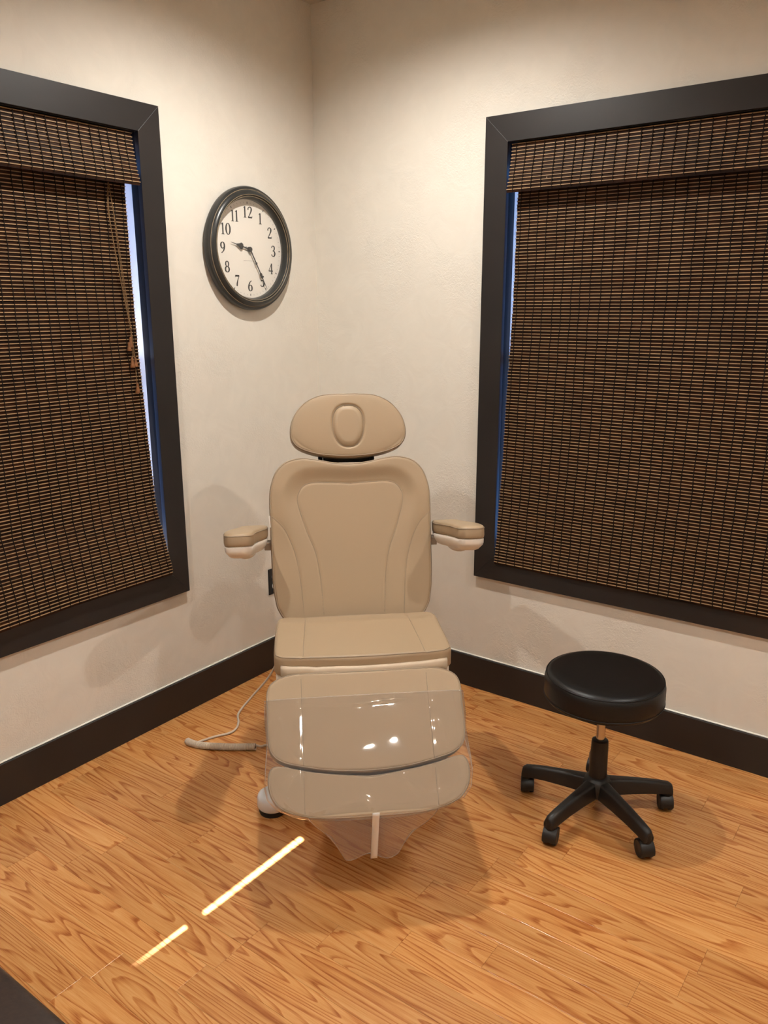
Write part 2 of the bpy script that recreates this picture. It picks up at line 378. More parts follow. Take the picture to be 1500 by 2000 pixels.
# ---- woven bamboo blinds (thing > slats, reeds, threads ...)
PITCH = .0115
def blind(name, label, XF, x0f, x1, depth, bow=0, seed=1, lift=0, zb=.562):
    rnd = random.Random(seed)
    root = empty(name); tag(root, label, 'window blind')
    T = lambda x, y, z: (XF @ Vector((x, y, z)))
    slat, reed, thr = MB(), MB(), MB()
    vs_, vr_, vt_ = MB(), MB(), MB()
    def bar(mb, xa, xb, d0, z0, d1, z1, th, kx=6, amp=0):
        # a strip from depth d0 at z0 to d1 at z1, in kx segments along x
        V = []
        for i in range(kx+1):
            x = xa+(xb-xa)*i/kx
            for (d, z) in ((d0, z0), (d1, z1), (d1+th, z1), (d0+th, z0)):
                dd, dz = wob(x, z); V.append(T(x, d+dd, z+dz))
        F = []
        for i in range(kx):
            for k in range(4): F.append((i*4+k, i*4+(k+1) % 4, (i+1)*4+(k+1) % 4, (i+1)*4+k))
        F += [(0, 1, 2, 3), (kx*4+3, kx*4+2, kx*4+1, kx*4)]
        mb.add(V, F)
    def wob(x, z):
        return (bow*math.sin((x-.9)*3.2)*sstep(1.2, .75, z)*.5, lift*sstep(1.56, 1.44, x)*sstep(.80, .56, z))
    # main drop
    z = 1.99
    z = zb+PITCH*int((1.99-zb)/PITCH)
    while z > zb+.001:
        xa = x0f(z)+rnd.uniform(-.0012, .0012)
        zc = z-PITCH
        dz = rnd.uniform(-.0004, .0004)
        bar(slat, xa, x1, depth(z), z-.0004, depth(zc)+.0012, zc-.0006, .0016)
        bar(reed, xa-.001, x1, depth(z)-.0024, z-.0004+dz, depth(z)-.0024, z-.0030+dz, .0028)
        z = zc
    # valance
    z = Z1-.006; zb2 = 1.936
    vd = lambda q: -.002-.020*sstep(2.09, 1.94, q)
    va = x0f(2.0)-.010
    while z > zb2:
        zc = z-PITCH; e = .006*sstep(1.99, 1.93, z)
        bar(vs_, va-e, x1+.004, vd(z), z-.0004, vd(zc)+.0012, zc-.0006, .0016)
        bar(vr_, va-e-.001, x1+.005, vd(z)-.0024, z-.0004, vd(z)-.0024, z-.0030, .0028)
        z = zc
    # bottom hem of the valance, rounded roll
    bar(vs_, va-.006, x1+.004, vd(1.936)-.001, 1.9405, vd(1.936)+.001, 1.932, .008)
    # warp threads: pairs of short dark stitches, at uneven intervals
    x = x0f(1.2)+.016; k = 0
    while x < x1-.005:
        r = .0018
        n = 36; pts = []
        for i in range(n+1):
            zz = 1.985+(zb-1.985)*i/n
            dd, dz_ = wob(x, zz); pts.append(T(x+.0015*math.sin(i*1.7+k)+(x0f(zz)-x0f(1.2))*max(0, 1-(x-x0f(1.2))*4), depth(zz)-.0022+dd, zz+dz_+.003*i/n))
        thr.tube(pts, r, 4)
        vt_.tube([T(x+.001*math.sin(q+k), vd(zz)-.0022, zz) for q, zz in enumerate((2.090, 2.05, 2.0, 1.96, 1.934))], r, 4)
        x += (.0375 if k % 2 else .0345)+rnd.uniform(-.004, .004); k += 1
    def fin(mb, nm, mt, lab, sm=False):
        o = mb.build(nm, mt, root, smooth=sm); o['kind'] = 'stuff'; o['label'] = lab; return o
    fin(slat, 'drop_slats', 'slat', 'dark brown flat bamboo slats'); fin(reed, 'drop_reeds', 'reed', 'thin tan reeds'); fin(thr, 'drop_threads', 'thread', 'dark stitching threads')
    fin(vs_, 'valance_slats', 'slat', 'brown flat slats of the valance'); fin(vr_, 'valance_reeds', 'reed', 'thin tan reeds of the valance'); fin(vt_, 'valance_threads', 'thread', 'dark stitching threads of the valance')
    MB().box(T(x0f(2)+.004, .006, Z1-.022), T(x1-.004, .040, Z1-.004)).build('head_rail', 'slat', root)
    return root
def lerp_tab(tab):
    def f(z):
        if z >= tab[0][0]: return tab[0][1]
        for (za, a), (zb, b) in zip(tab, tab[1:]):
            if z >= zb:
                t = (za-z)/(za-zb); return a+(b-a)*t
        return tab[-1][1]
    return f
R_edge = lerp_tab([(2.1, .922), (1.54, .9215), (1.2, .914), (.9, .912), (.55, .910)])
R_dep = lerp_tab([(2.1, .036), (1.6, .030), (1.0, .010), (.66, -.018), (.60, -.027), (.5, -.029)])
L_edge = lerp_tab([(2.1, .918), (1.9, .920), (1.4, .924), (1.0, .917), (.82, .913), (.66, .903), (.55, .897)])
L_dep = lerp_tab([(2.1, .040), (1.6, .034), (1.1, .016), (.85, .006), (.72, -.022), (.60, -.042), (.5, -.045)])
bl = blind('bamboo_blind', 'brown woven bamboo blind with hanging pull cords and wooden tassels, beside the clock', XL, L_edge, 2.099, L_dep, .010, 3, .012, .5755)
br = blind('bamboo_blind', 'brown woven bamboo blind without pull cords, in the window behind the black stool', XR, R_edge, 2.159, R_dep, 0, 5)
# cords and tassels of the left blind
def lp(y, z, off=.012): return Vector((-L_dep(z)+off, -y, z))
def cord(pts, r=.0013):
    MB().tube(catmull([tuple(p) for p in pts], 8), r, 5).build('cord', 'cordm', bl, smooth=True)
KN = (.9555, 1.475)
cord([lp(.992, 1.935), lp(1.002, 1.86), lp(.992, 1.76), lp(.972, 1.60), lp(*KN), lp(.955, 1.43)])
cord([lp(.990, 1.935), lp(.980, 1.82), lp(.974, 1.70), lp(.964, 1.56), lp(*KN), lp(.962, 1.42)])
cord([lp(.991, 1.935), lp(.976, 1.80), lp(.966, 1.66), lp(.958, 1.55), lp(*KN), lp(.957, 1.40), lp(.960, 1.365)])
cord([lp(.993, 1.935), lp(.998, 1.83), lp(.986, 1.70), lp(.966, 1.55), lp(*KN), lp(.951, 1.42), lp(.950, 1.375)])
cord([lp(.955, 1.43), lp(.953, 1.38), lp(.9515, 1.33), lp(.952, 1.285)])
def tassel(y, z, h=.036):
    p = lp(y, z, .014)
    prof = [(.0001, 0), (.003, -.001), (.0042, -.006), (.0045, -h*.4), (.0070, -h*.72), (.0088, -h*.93), (.0080, -h), (.0001, -h)]
    MB().lathe(prof, 16, p).build('tassel', 'tassel', bl, smooth=True, auto=40)
tassel(.962, 1.445); tassel(.970, 1.428, .030); tassel(.963, 1.378); tassel(.950, 1.376, .032); tassel(.952, 1.290)
MB().lathe([(.0001, .004), (.004, .002), (.0046, 0), (.003, -.004), (.0001, -.005)], 10, lp(*KN)).build('cord_knot', 'cordm', bl, smooth=True)
# added chrome beads standing in for daylight through pinholes in the weave
for (root, P) in ((bl, (.0243, -1.048, 1.965)), (bl, (-.020, -1.040, 1.905)), (br, (1.058, -.0225, 1.968)), (br, (1.435, -.0215, 1.974))):
    MB().lathe([(.0001, .003), (.0022, .002), (.003, 0), (.0022, -.002), (.0001, -.003)], 10, P).build('pinhole_glint', 'chrome', root, smooth=True)

# ---- recessed ceiling lights
names = ['recessed ceiling light over the treatment chair', 'recessed ceiling light on the far side of the rolling stool from the chair', 'recessed ceiling light along the wall of the clock', 'recessed ceiling light over the middle of the open floor']
for i, (x, y) in enumerate(CANS):
    r = empty('recessed_light', (x, y, CEIL)); tag(r, names[i], 'ceiling light', 'recessed ceiling lights')
    MB().lathe([(.060, -.001), (.062, -.006), (.085, -.004), (.088, 0)], 40).build('trim_ring', 'white', r, smooth=True)
    MB().lathe([(.0001, -.003), (.0595, -.003)], 40).build('lens', 'lens', r)
    ld = bpy.data.lights.new('can_lamp', 'SPOT'); lo = bpy.data.objects.new('can_lamp', ld); COL.objects.link(lo); lo.parent = r
    lo.location = (0, 0, -.012); ld.energy = CAN_W*CAN_K[i]; ld.color = CAN_COL; ld.spot_size = math.radians(158); ld.spot_blend = .75; ld.shadow_soft_size = .025

# ================================================================== TREATMENT CHAIR
K = .93; C_S = .0616; V_ROOT = 1.30; A = math.radians(-47.5)
F2 = Vector((math.cos(A), math.sin(A), 0)); R2 = Vector((-math.sin(A), math.cos(A), 0))
chair = empty('treatment_chair', R2*C_S+F2*V_ROOT, A+PI/2)
tag(chair, 'beige padded treatment chair with headrest, armrests and lowered footrest', 'chair')
def CT(s, v, z):            # sizes measured on the chair -> chair-local metres
    return (K*s, -((.25018+K*v)-V_ROOT), .1078+K*z)
class Plane:
    def __init__(p, v0, z0, dv, dz, nsign=1, k=1, ds=0):
        p.k = k; p.ds = ds
        L = math.hypot(dv, dz); p.o = (v0, z0); p.d = (dv/L, dz/L); p.n = (dz/L*nsign, -dv/L*nsign)
    def __call__(p, s, t, h):
        s = s*p.k+p.ds; t *= p.k
        return CT(s, p.o[0]+t*p.d[0]+h*p.n[0], p.o[1]+t*p.d[1]+h*p.n[1])
BK = Plane(.947, .53, -.35, 1.0, 1)
FT = Plane(1.402, .463, .643, -.765, -1, .97, -.0058)
ST = Plane(0, .53, 1, 0, -1)
def mirror(half):           # half outline, s >= 0, from one axis point to the other
    m = [(-s, t) for s, t in half[::-1] if s > 1e-6]
    return list(half)+m
def cushion(name, half, pl, thick, re, hf, parent, mt='vinyl', N=200, rings=56, back=True, piping=True, center=None):
    out = resample(catmull(mirror(half), 10, True), N)
    cx = 0; cy = (min(t for _, t in out)+max(t for _, t in out))/2 if center is None else center
    V = [pl(cx, cy, hf(cx, cy))]; F = []; idx = []
    def ringpts(fn):
        base = len(V)
        for (s, t) in out: V.append(fn(s, t))
        idx.append(base)
    def inset(s, t, d):
        L = math.hypot(s-cx, t-cy); k = max(0, 1-d/L); return cx+(s-cx)*k, cy+(t-cy)*k
    for i in range(1, rings+1):
        f = i/rings
        def fn(s, t, f=f):
            a, b = inset(s, t, re); a, b = cx+(a-cx)*f, cy+(b-cy)*f; return pl(a, b, hf(a, b))
        ringpts(fn)
    for j in range(1, 7):
        q = PI/2*j/6
        def fn(s, t, q=q):
            a0, b0 = inset(s, t, re); a, b = inset(s, t, re*(1-math.sin(q))); return pl(a, b, hf(a0, b0)-re*(1-math.cos(q)))
        ringpts(fn)
    r2 = .010
    ringpts(lambda s, t: pl(s, t, -thick+r2))
    def fb(s, t): a, b = inset(s, t, r2*.5); return pl(a, b, -thick+r2*.2)
    ringpts(fb)
    def fb2(s, t): a, b = inset(s, t, r2); return pl(a, b, -thick)
    ringpts(fb2)
    for k in range(N): F.append((0, idx[0]+k, idx[0]+(k+1) % N))
    for a, b in zip(idx, idx[1:]):
        for k in range(N): F.append((a+k, b+k, b+(k+1) % N, a+(k+1) % N))
    F.append(tuple(idx[-1]+k for k in range(N)))
    o = mk(name, V, F, mt, parent, smooth=True)
    if piping:
        P = []
        for (s, t) in out:
            a0, b0 = inset(s, t, re); a, b = inset(s, t, re*.35); P.append(pl(a, b, hf(a0, b0)-re*.22))
        MB().tube(P, .0017, 6, closed=True).build('piping', 'vinyl2', o, smooth=True)
    return o
def dist_poly(p, poly):
    best = 9
    for (ax, ay), (bx, by) in zip(poly, poly[1:]):
        dx, dy = bx-ax, by-ay; L = dx*dx+dy*dy
        t = max(0, min(1, ((p[0]-ax)*dx+(p[1]-ay)*dy)/L)) if L > 0 else 0
        d = math.hypot(p[0]-ax-t*dx, p[1]-ay-t*dy)
        if d < best: best = d
    return best
def inside(p, poly):
    c = False; n = len(poly); j = n-1
    for i in range(n):
        (xi, yi), (xj, yj) = poly[i], poly[j]
        if (yi > p[1]) != (yj > p[1]) and p[0] < (xj-xi)*(p[1]-yi)/(yj-yi)+xi: c = not c
        j = i
    return c
def seam(pts, pl, hf, parent, off=.0006, r=.0009):
    P = [pl(s, t, hf(s, t)+off) for s, t in pts]
    return MB().tube(P, r, 5).build('seam', 'vinyl2', parent, smooth=True)

# backrest
panel = [(0, .432), (.07, .436), (.135, .437), (.167, .424), (.185, .392), (.182, .352), (.155, .262), (.127, .186), (.112, .08), (.105, -.056)]
panel_c = catmull(panel, 5); panel_poly = panel_c+[(0, -.056)]
wing = catmull([(.277, .322), (.236, .28), (.204, .206), (.186, .12), (.176, .0), (.174, -.054)], 6)
def h_back(s, t):
    p = (max(abs(s), 2e-4), t); d = dist_poly(p, panel_c); ins = inside(p, panel_poly)
    fade = .12+.88*sstep(.18, .43, t)
    h = .006*math.exp(-(s/.22)**2)
    if not ins: h += .017*fade*sstep(0, .060, d)
    h -= .0022*math.exp(-(d/.0035)**2)
    dw = dist_poly(p, wing); h -= .0018*math.exp(-(dw/.0035)**2)
    # bolster between the seams swells a little, the wing lies lower
    return h
BACK = [(0, .503), (.06, .508), (.115, .519), (.172, .525), (.225, .512), (.26, .478), (.278, .430), (.284, .385), (.284, .30), (.283, .2), (.280, .09), (.271, .02), (.262, -.008), (.238, -.040), (.18, -.055), (0, -.06)]
back = cushion('backrest', BACK, BK, .075, .014, h_back, chair, N=240, rings=80)
for sg in (1, -1):
    seam([(sg*s, t) for s, t in panel_c], BK, h_back, back); seam([(sg*s, t) for s, t in wing], BK, h_back, back)
# small white tag sewn in the side seam
v = [BK(-.2825, .325, .004), (BK(-.2875, .325, .003)), BK(-.2835, .284, .003), BK(-.2785, .284, .004)]
v2 = [BK(-.2825, .325, .0025), (BK(-.2875, .325, .0015)), BK(-.2835, .284, .0015), BK(-.2785, .284, .0025)]
mk('care_tag', v+v2, [(0, 1, 2, 3), (7, 6, 5, 4), (0, 4, 5, 1), (1, 5, 6, 2), (2, 6, 7, 3), (3, 7, 4, 0)], 'tape', back)
# headrest
HEAD = [(0, .524), (.05, .526), (.118, .536), (.173, .556), (.198, .58), (.206, .612), (.198, .658), (.173, .70), (.14, .729), (.097, .747), (.046, .752), (0, .7525)]
sp = lambda c, e: math.copysign(abs(c)**e, c)
oval_c = [(.0555*abs(math.sin(q))**.82*(1+.07*math.cos(q)), .634+.075*sp(math.cos(q), .88)) for q in [PI*i/30 for i in range(31)]]
def h_head(s, t):
    p = (max(abs(s), 2e-4), t); d = dist_poly(p, oval_c); ins = inside(p, oval_c)
    e = 1-((s/.206)**2+((t-.638)/.114)**2)
    h = .020+.010*max(0, e)**.6
    if ins: h = .020+.010*max(0, e)**.6+.005*sstep(0, .02, d)-.002
    h -= .0055*math.exp(-(d/.0042)**2)
    return h
head = cushion('headrest', HEAD, BK, .045, .012, h_head, chair, N=200, rings=70)
P = [BK(s, t, h_head(s, t)+.0006) for s, t in oval_c]+[BK(-s, t, h_head(s, t)+.0006) for s, t in oval_c[-2:0:-1]]
MB().tube(P, .0012, 5, closed=True).build('oval_seam', 'vinyl2', head, smooth=True)
for s in (-.10, .085):
    MB().tube([BK(s, .44, -.045), BK(s, .58, -.030)], .008, 10).build('headrest_post', 'rubber', chair, smooth=True)
MB().box(CT(-.09, .72, 1.0), CT(.08, .735, 1.03)).build('headrest_bracket', 'rubber', chair)
# seat
SEAT = [(0, 1.005), (.2, 1.005), (.25, 1.012), (.266, 1.05), (.271, 1.15), (.272, 1.30), (.262, 1.333), (.225, 1.352), (.1, 1.366), (0, 1.371)]
def h_seat(s, t):
    h = .004*(1-(s/.272)**2)+.006*sstep(.15, .27, abs(s))*sstep(1.20, 1.03, t)
    d = abs(abs(s)-(.172+.012*sstep(1.0, 1.37, t))); h -= .0016*math.exp(-(d/.0035)**2)
    h -= .012*sstep(1.10, 1.0, t)
    return h
seat = cushion('seat', SEAT, ST, .066, .014, h_seat, chair)
for sg in (1, -1): seam([(sg*(.172+.012*sstep(1.0, 1.37, t)), t) for t in [1.03+.32*i/20 for i in range(21)]], ST, h_seat, seat)
# frame shell under the seat
def slab(half, pl, h0, h1, name, mt, parent, bev=.006):
    o = resample(catmull(mirror(half), 8, True), 80)
    V = [pl(s, t, h0) for s, t in o]+[pl(s, t, h1) for s, t in o]; n = 80
    F = [tuple(range(n)), tuple(range(n, 2*n))]+[(k, (k+1) % n, n+(k+1) % n, n+k) for k in range(n)]
    q = mk(name, V, F, mt, parent)
    md = q.modifiers.new('bevel', 'BEVEL'); md.width = bev; md.segments = 3; md.limit_method = 'ANGLE'; md.angle_limit = .9
    return q
slab([(s*.985, 1.012+(t-1.005)*.96) for s, t in SEAT], ST, -.067, -.105, 'seat_frame', 'shell', chair)
slab([(s*.96, t*.97) for s, t in BACK], BK, -.076, -.10, 'back_shell', 'shell', chair)
# pale skirt between seat and footrest
V = []; n = 24
for i in range(n+1):
    s = -.252+.504*i/n
    w_ = .0015*math.sin(i*1.3)+(.006 if i == 5 else 0)
    fv = 1.371-.019*(s/.225)**2-1.366
    for (v_, z_) in ((1.360, .503), (1.373, .505), (1.379, .499), (1.380, .478), (1.366, .462)): V.append(CT(s, v_+fv+w_, z_))
F = [(i*5+k, i*5+k+1, (i+1)*5+k+1, (i+1)*5+k) for i in range(n) for k in range(4)]
sk = mk('skirt', V, F, 'pale', chair, smooth=True)
md = sk.modifiers.new('solid', 'SOLIDIFY'); md.thickness = .003
# footrest
FOOT = [(0, -.037), (.1, -.037), (.22, -.036), (.275, -.020), (.297, .012), (.298, .08), (.297, .15), (.288, .193), (.255, .222), (.18, .243), (.1, .257), (0, .263)]
EXT = [(0, .272), (.1, .265), (.19, .251), (.262, .233), (.289, .238), (.297, .275), (.286, .32), (.252, .355), (.18, .378), (.09, .386), (0, .388)]
def h_foot(s, t):
    h = .008*(1-(s/.3)**2)
    d = abs(abs(s)-.192); h -= .0016*math.exp(-(d/.0035)**2)
    return h
foot = cushion('footrest', FOOT, FT, .060, .012, h_foot, chair)
for sg in (1, -1): seam([(sg*.192, -.02+.255*i/20) for i in range(21)], FT, h_foot, foot)
ext = cushion('foot_extension', EXT, FT, .055, .012, h_foot, chair, rings=50)
for sg in (1, -1): seam([(sg*.192, .262+.105*i/12) for i in range(13)], FT, h_foot, ext)
slab([(.0, .0), (.2, .0), (.24, .03), (.24, .32), (.2, .35), (0, .35)], FT, -.061, -.085, 'footrest_frame', 'shell', chair)
# armrests
def armrest(sg):
    # pad outline in plan: (across, along) rear to front, across measured outward from the inner edge
    r0, r1 = (.800, .792), (1.105, .848)
    L = math.hypot(r1[0]-r0[0], r1[1]-r0[1]); dv, dz = (r1[0]-r0[0])/L, (r1[1]-r0[1])/L; nv, nz = -dz, dv
    def P(a, t, h):
        inner = .292+.036*sstep(.02, .24, t); return CT(sg*(inner+a), r0[0]+t*dv+h*nv, r0[1]+t*dz+h*nz)
    W_ = .098
    out = catmull([(.012, .0), (W_*.5, -.004), (W_-.012, .0), (W_, .03), (W_+.003, .15), (W_, .26), (W_-.014, L-.004), (W_*.5, L+.004), (.016, L-.006), (.002, .27), (0, .15), (0, .03)], 6, True)
    out = resample(out, 90)
    ca, cb = W_/2, L/2
    def loft(levels, name, mt, parent):
        V = []; F = []; n = len(out)
        for (h, k, dt) in levels:
            for a, t in out: V.append(P(ca+(a-ca)*k, cb+(t-cb)*k**.5+dt, h))
        for i in range(len(levels)-1):
            for k in range(n): F.append((i*n+k, i*n+(k+1) % n, (i+1)*n+(k+1) % n, (i+1)*n+k))
        F += [tuple(range(n)), tuple(range((len(levels)-1)*n, len(levels)*n))]
        o = mk(name, V, F, mt, parent, smooth=True)
        try: o.data.set_sharp_from_angle(angle=math.radians(50))
        except Exception: pass
        return o
    pad = loft([(-.040, .93, 0), (-.038, .97, 0), (-.030, 1, 0), (-.012, 1.0, 0), (-.005, .985, 0), (-.001, .95, 0), (.002, .86, 0), (.004, .6, 0), (.005, .2, 0)], 'armrest', 'vinyl', chair)
    MB().tube([P(ca+(a-ca)*.992, cb+(t-cb)*.995, -.0065) for a, t in out], .0016, 5, closed=True).build('piping', 'vinyl2', pad, smooth=True)
    sh = loft([(-.041, .93, 0), (-.043, .965, 0), (-.055, .955, 0), (-.063, .90, 0), (-.078, .68, -.004), (-.081, .58, -.006)], 'armrest_shell', 'shell', pad)
    # rounded pivot housing under the shell
    pv = []; pf = []; nr, ns_ = 10, 20
    for a_ in range(nr+1):
        la = PI*a_/nr
        for b_ in range(ns_):
            lo_ = 2*PI*b_/ns_; pv.append(P(.046+.030*math.sin(la)*math.cos(lo_), .150+.060*math.sin(la)*math.sin(lo_), -.072-.026*math.cos(la)))
    for a_ in range(nr):
        for b_ in range(ns_): pf.append((a_*ns_+b_, a_*ns_+(b_+1) % ns_, (a_+1)*ns_+(b_+1) % ns_, (a_+1)*ns_+b_))
    MB().add(pv, pf).build('pivot_housing', 'shell', pad, smooth=True)
    b_ = MB(); q = [P(.010, .03, -.052), P(.010, .03, -.085)]
    x0 = K*sg*.262
    a0, a1 = P(.012, .045, -.056), P(.012, .045, -.085)
    lo, hi = sorted((x0, a0[0]))
    b_.box((lo, a0[1]-.004, a1[2]), (hi, a0[1]+.030, a0[2])); b_.build('bracket', 'bracket', pad, bevel=.002)
    return pad
armrest(1); armrest(-1)
# base, column and feet (chair-local metres)
def rbox(a, b, name, mt, parent, bev=.02, seg=4): 
    o = MB().box(a, b).build(name, mt, parent, bevel=bev, seg=seg)
    for p in o.data.polygons: p.use_smooth = False
    return o
rbox((-.15, -.20, .10), (.15, .22, .512), 'lift_column', 'shell', chair, .03)
rbox((-.24, -.10, .030), (.24, .48, .105), 'base', 'shell', chair, .02)
for (fx, fy) in ((-.279, -.024), (.23, .16), (-.16, .46), (.24, .50)):
    sg = 1 if fx > 0 else -1
    prof = [(.0001, .018), (.044, .018), (.048, .024), (.048, .050), (.045, .060), (.036, .067), (.0001, .069)]
    p = MB().lathe(prof, 32, (fx, fy, 0)).build('foot_pad', 'white', chair, smooth=True, auto=60)
    MB().lathe([(.0001, 0), (.042, 0), (.044, .006), (.042, .018), (.0001, .018)], 32, (fx, fy, 0)).build('rubber_foot', 'rubber', p, smooth=True, auto=40)
    rbox((min(fx, sg*.2), fy-.040, .030), (max(fx, sg*.2), fy+.040, .060), 'foot_arm', 'white', chair, .012, 3)

# ---- clear film over the footrest
film = empty('plastic_film', R2*C_S+F2*V_ROOT, A+PI/2)
tag(film, 'clear wrinkled plastic protective film draped over the footrest of the beige chair', 'plastic film')
edge_pts = [(.040, .300), (.15, .300), (.20, .303), (.24, .306), (.28, .306), (.32, .296), (.35, .268), (.375, .215), (.390, .13), (.395, .05)]
def halfw(t):
    for (a, wa), (b_, wb) in zip(edge_pts, edge_pts[1:]):
        if t <= b_: return wa+(wb-wa)*max(0, (t-a)/(b_-a))
    return edge_pts[-1][1]
rnd = random.Random(4)
wr = [(rnd.uniform(5, 15), rnd.uniform(-16, 16), rnd.uniform(0, 6), rnd.uniform(.3, 1)) for _ in range(7)]
def wrinkle(s, t): return sum(c*math.sin(a*s+b_*t+p0) for a, b_, p0, c in wr)/4
crease = [[(.10, .285), (.16, .325), (.20, .335), (.265, .300)], [(-.225, .262), (-.25, .32), (-.205, .368)], [(-.17, .365), (-.08, .340), (-.02, .338), (.01, .372)],
          [(.195, .070), (.215, .125), (.235, .205)], [(-.20, .056), (-.05, .066), (.12, .054)], [(-.255, .10), (-.235, .17), (-.20, .225)], [(.13, .345), (.10, .30)]]
crease = [catmull(c, 5) for c in crease]
V = []; F = []; NU = 150
ts = [.040+.352*i/90 for i in range(91)]
for t in ts:
    hw = halfw(t)
    for j in range(NU+1):
        u = -1.22+2.44*j/NU; au = abs(u); sg = 1 if u > 0 else -1
        if au <= 1:
            s = u*hw; hh = h_foot(s, t)+.0045+.0022*(wrinkle(s, t)+.8)
            hh -= .006*sstep(.86, 1, au)
            for c in crease:
                dc = dist_poly((s, t), c)
                if dc < .02: hh += .0030*math.exp(-(dc/.0055)**2)
            if abs(t-.255) < .02: hh += 0
        else:
            q = (au-1)/.22; s = sg*(hw+.004*math.sin(q*2+t*20)); hh = h_foot(s, t)-.006-.042*q*(1-.5*sstep(.36, .39, t))
        hh -= .012*sstep(.355, .393, t)
        V.append(FT(s, t, hh))
for i in range(len(ts)-1):
    for j in range(NU): F.append((i*(NU+1)+j, i*(NU+1)+j+1, (i+1)*(NU+1)+j+1, (i+1)*(NU+1)+j))
mk('film_sheet', V, F, 'film', film, smooth=True)
MB().tube([V[j] for j in range(13, NU-12)], .0009, 5).build('film_edge', 'haze', film, smooth=True)
# loose flap hanging below the toe end
V = []; F = []; NS, NR = 40, 22
for i in range(NR+1):
    q = i/NR
    for j in range(NS+1):
        u = -1+2*j/NS
        half_ = .178-.062*q**1.6
        s = u*half_-.004
        bottom = .016+.016*math.cos(u*6.5+.5)+.15*max(0, abs(u)-.66)
        z0 = .192; z = z0+(bottom-z0)*q
        v = 1.650-.050*q+.006*math.sin(u*7+q*2)*q-.018*q*u*u
        V.append(CT(s, v, z))
for i in range(NR):
    for j in range(NS): F.append((i*(NS+1)+j, i*(NS+1)+j+1, (i+1)*(NS+1)+j+1, (i+1)*(NS+1)+j))
mk('film_flap', V, F, 'haze', film, smooth=True)
rim = [V[i*(NS+1)] for i in range(NR+1)]+[V[NR*(NS+1)+j] for j in range(1, NS+1)]+[V[i*(NS+1)+NS] for i in range(NR-1, -1, -1)]
MB().tube(rim, .0011, 5).build('film_edge', 'haze', film, smooth=True)
V = []; F = []; n = 14
for i in range(n+1):
    q = i/n; z = .196+(.014-.196)*q; v = 1.653-.050*q
    for s in (-.008, .0115): V.append(CT(s-.002*q, v+.0025, z))
for i in range(n): F.append((i*2, i*2+1, i*2+3, i*2+2))
tp = mk('tape_strip', V, F, 'tape', film, smooth=True); tp['label'] = 'white tape strip'
md = tp.modifiers.new('solid', 'SOLIDIFY'); md.thickness = .001

# ---- coiled remote cable
cab = empty('coiled_cable', (.33, -.95, 0)); tag(cab, 'ivory coiled remote-control cable lying on the floor beside the treatment chair', 'cable')
def W2(pts): return [(x-.33, y+.95, z) for x, y, z in pts]
r0 = .0042
lead = [(.330, -.640, .26), (.262, -.640, .14), (.200, -.690, .045), (.196, -.752, .006), (.243, -.798, r0), (.272, -.838, r0), (.276, -.877, r0), (.252, -.924, r0), (.236, -.970, r0), (.230, -.998, .006), (.222, -1.010, .012)]
MB().tube(W2(catmull(lead, 10)), .0042, 8).build('cable_lead', 'cable', cab, smooth=True)
axis = catmull([(.206, -1.017, .0135), (.235, -1.016, .0135), (.275, -1.004, .0135), (.349, -.962, .0135), (.436, -.899, .0135)], 24)
axis = resample(axis, 60*12+1, False)
pts = []
for i, p in enumerate(axis):
    t = Vector(axis[min(i+1, len(axis)-1)])-Vector(axis[max(0, i-1)]); t.normalize(); n1 = t.cross(Vector((0, 0, 1))).normalized(); n2 = n1.cross(t)
    th = 2*PI*46*i/len(axis); pts.append(Vector(p)+.0098*(math.cos(th)*n1+math.sin(th)*n2))
MB().tube(W2(pts), .0031, 6).build('cable_coil', 'cable', cab, smooth=True)
tail = [(.436, -.899, .020), (.448, -.884, .012), (.448, -.862, .006), (.470, -.835, .006), (.56, -.80, .02), (.64, -.78, .06)]
MB().tube(W2(catmull(tail, 8)), .0042, 8).build('cable_lead', 'cable', cab, smooth=True)

# ================================================================== STOOL
SX, SY = 1.562, -.536
stool = empty('rolling_stool', (SX, SY, 0)); tag(stool, 'round black padded rolling stool with five-star base and casters', 'stool')
prof = [(.0001, .4815), (.06, .4815), (.12, .4805), (.155, .478), (.168, .473), (.1745, .464), (.177, .452), (.1775, .42), (.176, .402), (.170, .394), (.155, .390), (.0001, .390)]
st = MB().lathe(prof, 96).build('seat', 'blackv', stool, smooth=True)
MB().tube([(.1715*math.cos(2*PI*i/96), .1715*math.sin(2*PI*i/96), .4695) for i in range(96)], .0022, 6, closed=True).build('seat_piping', 'blackv', st, smooth=True)
MB().tube([(.1765*math.cos(2*PI*i/96), .1765*math.sin(2*PI*i/96), .405) for i in range(96)], .0016, 6, closed=True).build('seat_piping', 'blackv', st, smooth=True)
MB().box((-.07, -.07, .380), (.07, .07, .391)).build('mounting_plate', 'blackp', stool, bevel=.004)
MB().lathe([(.0001, .15), (.0132, .15), (.0132, .385), (.0001, .385)], 28).build('gas_lift', 'chrome', stool, smooth=True, auto=40)
MB().lathe([(.0001, .105), (.0275, .105), (.0275, .14), (.0255, .245), (.0245, .253), (.021, .2555), (.0132, .2555), (.0132, .2)], 32).build('column_sleeve', 'blackp', stool, smooth=True, auto=40)
hub = MB().lathe([(.0001, .070), (.040, .070), (.046, .078), (.044, .115), (.034, .128), (.026, .133), (.0001, .133)], 40).build('hub', 'blackp', stool, smooth=True, auto=45)
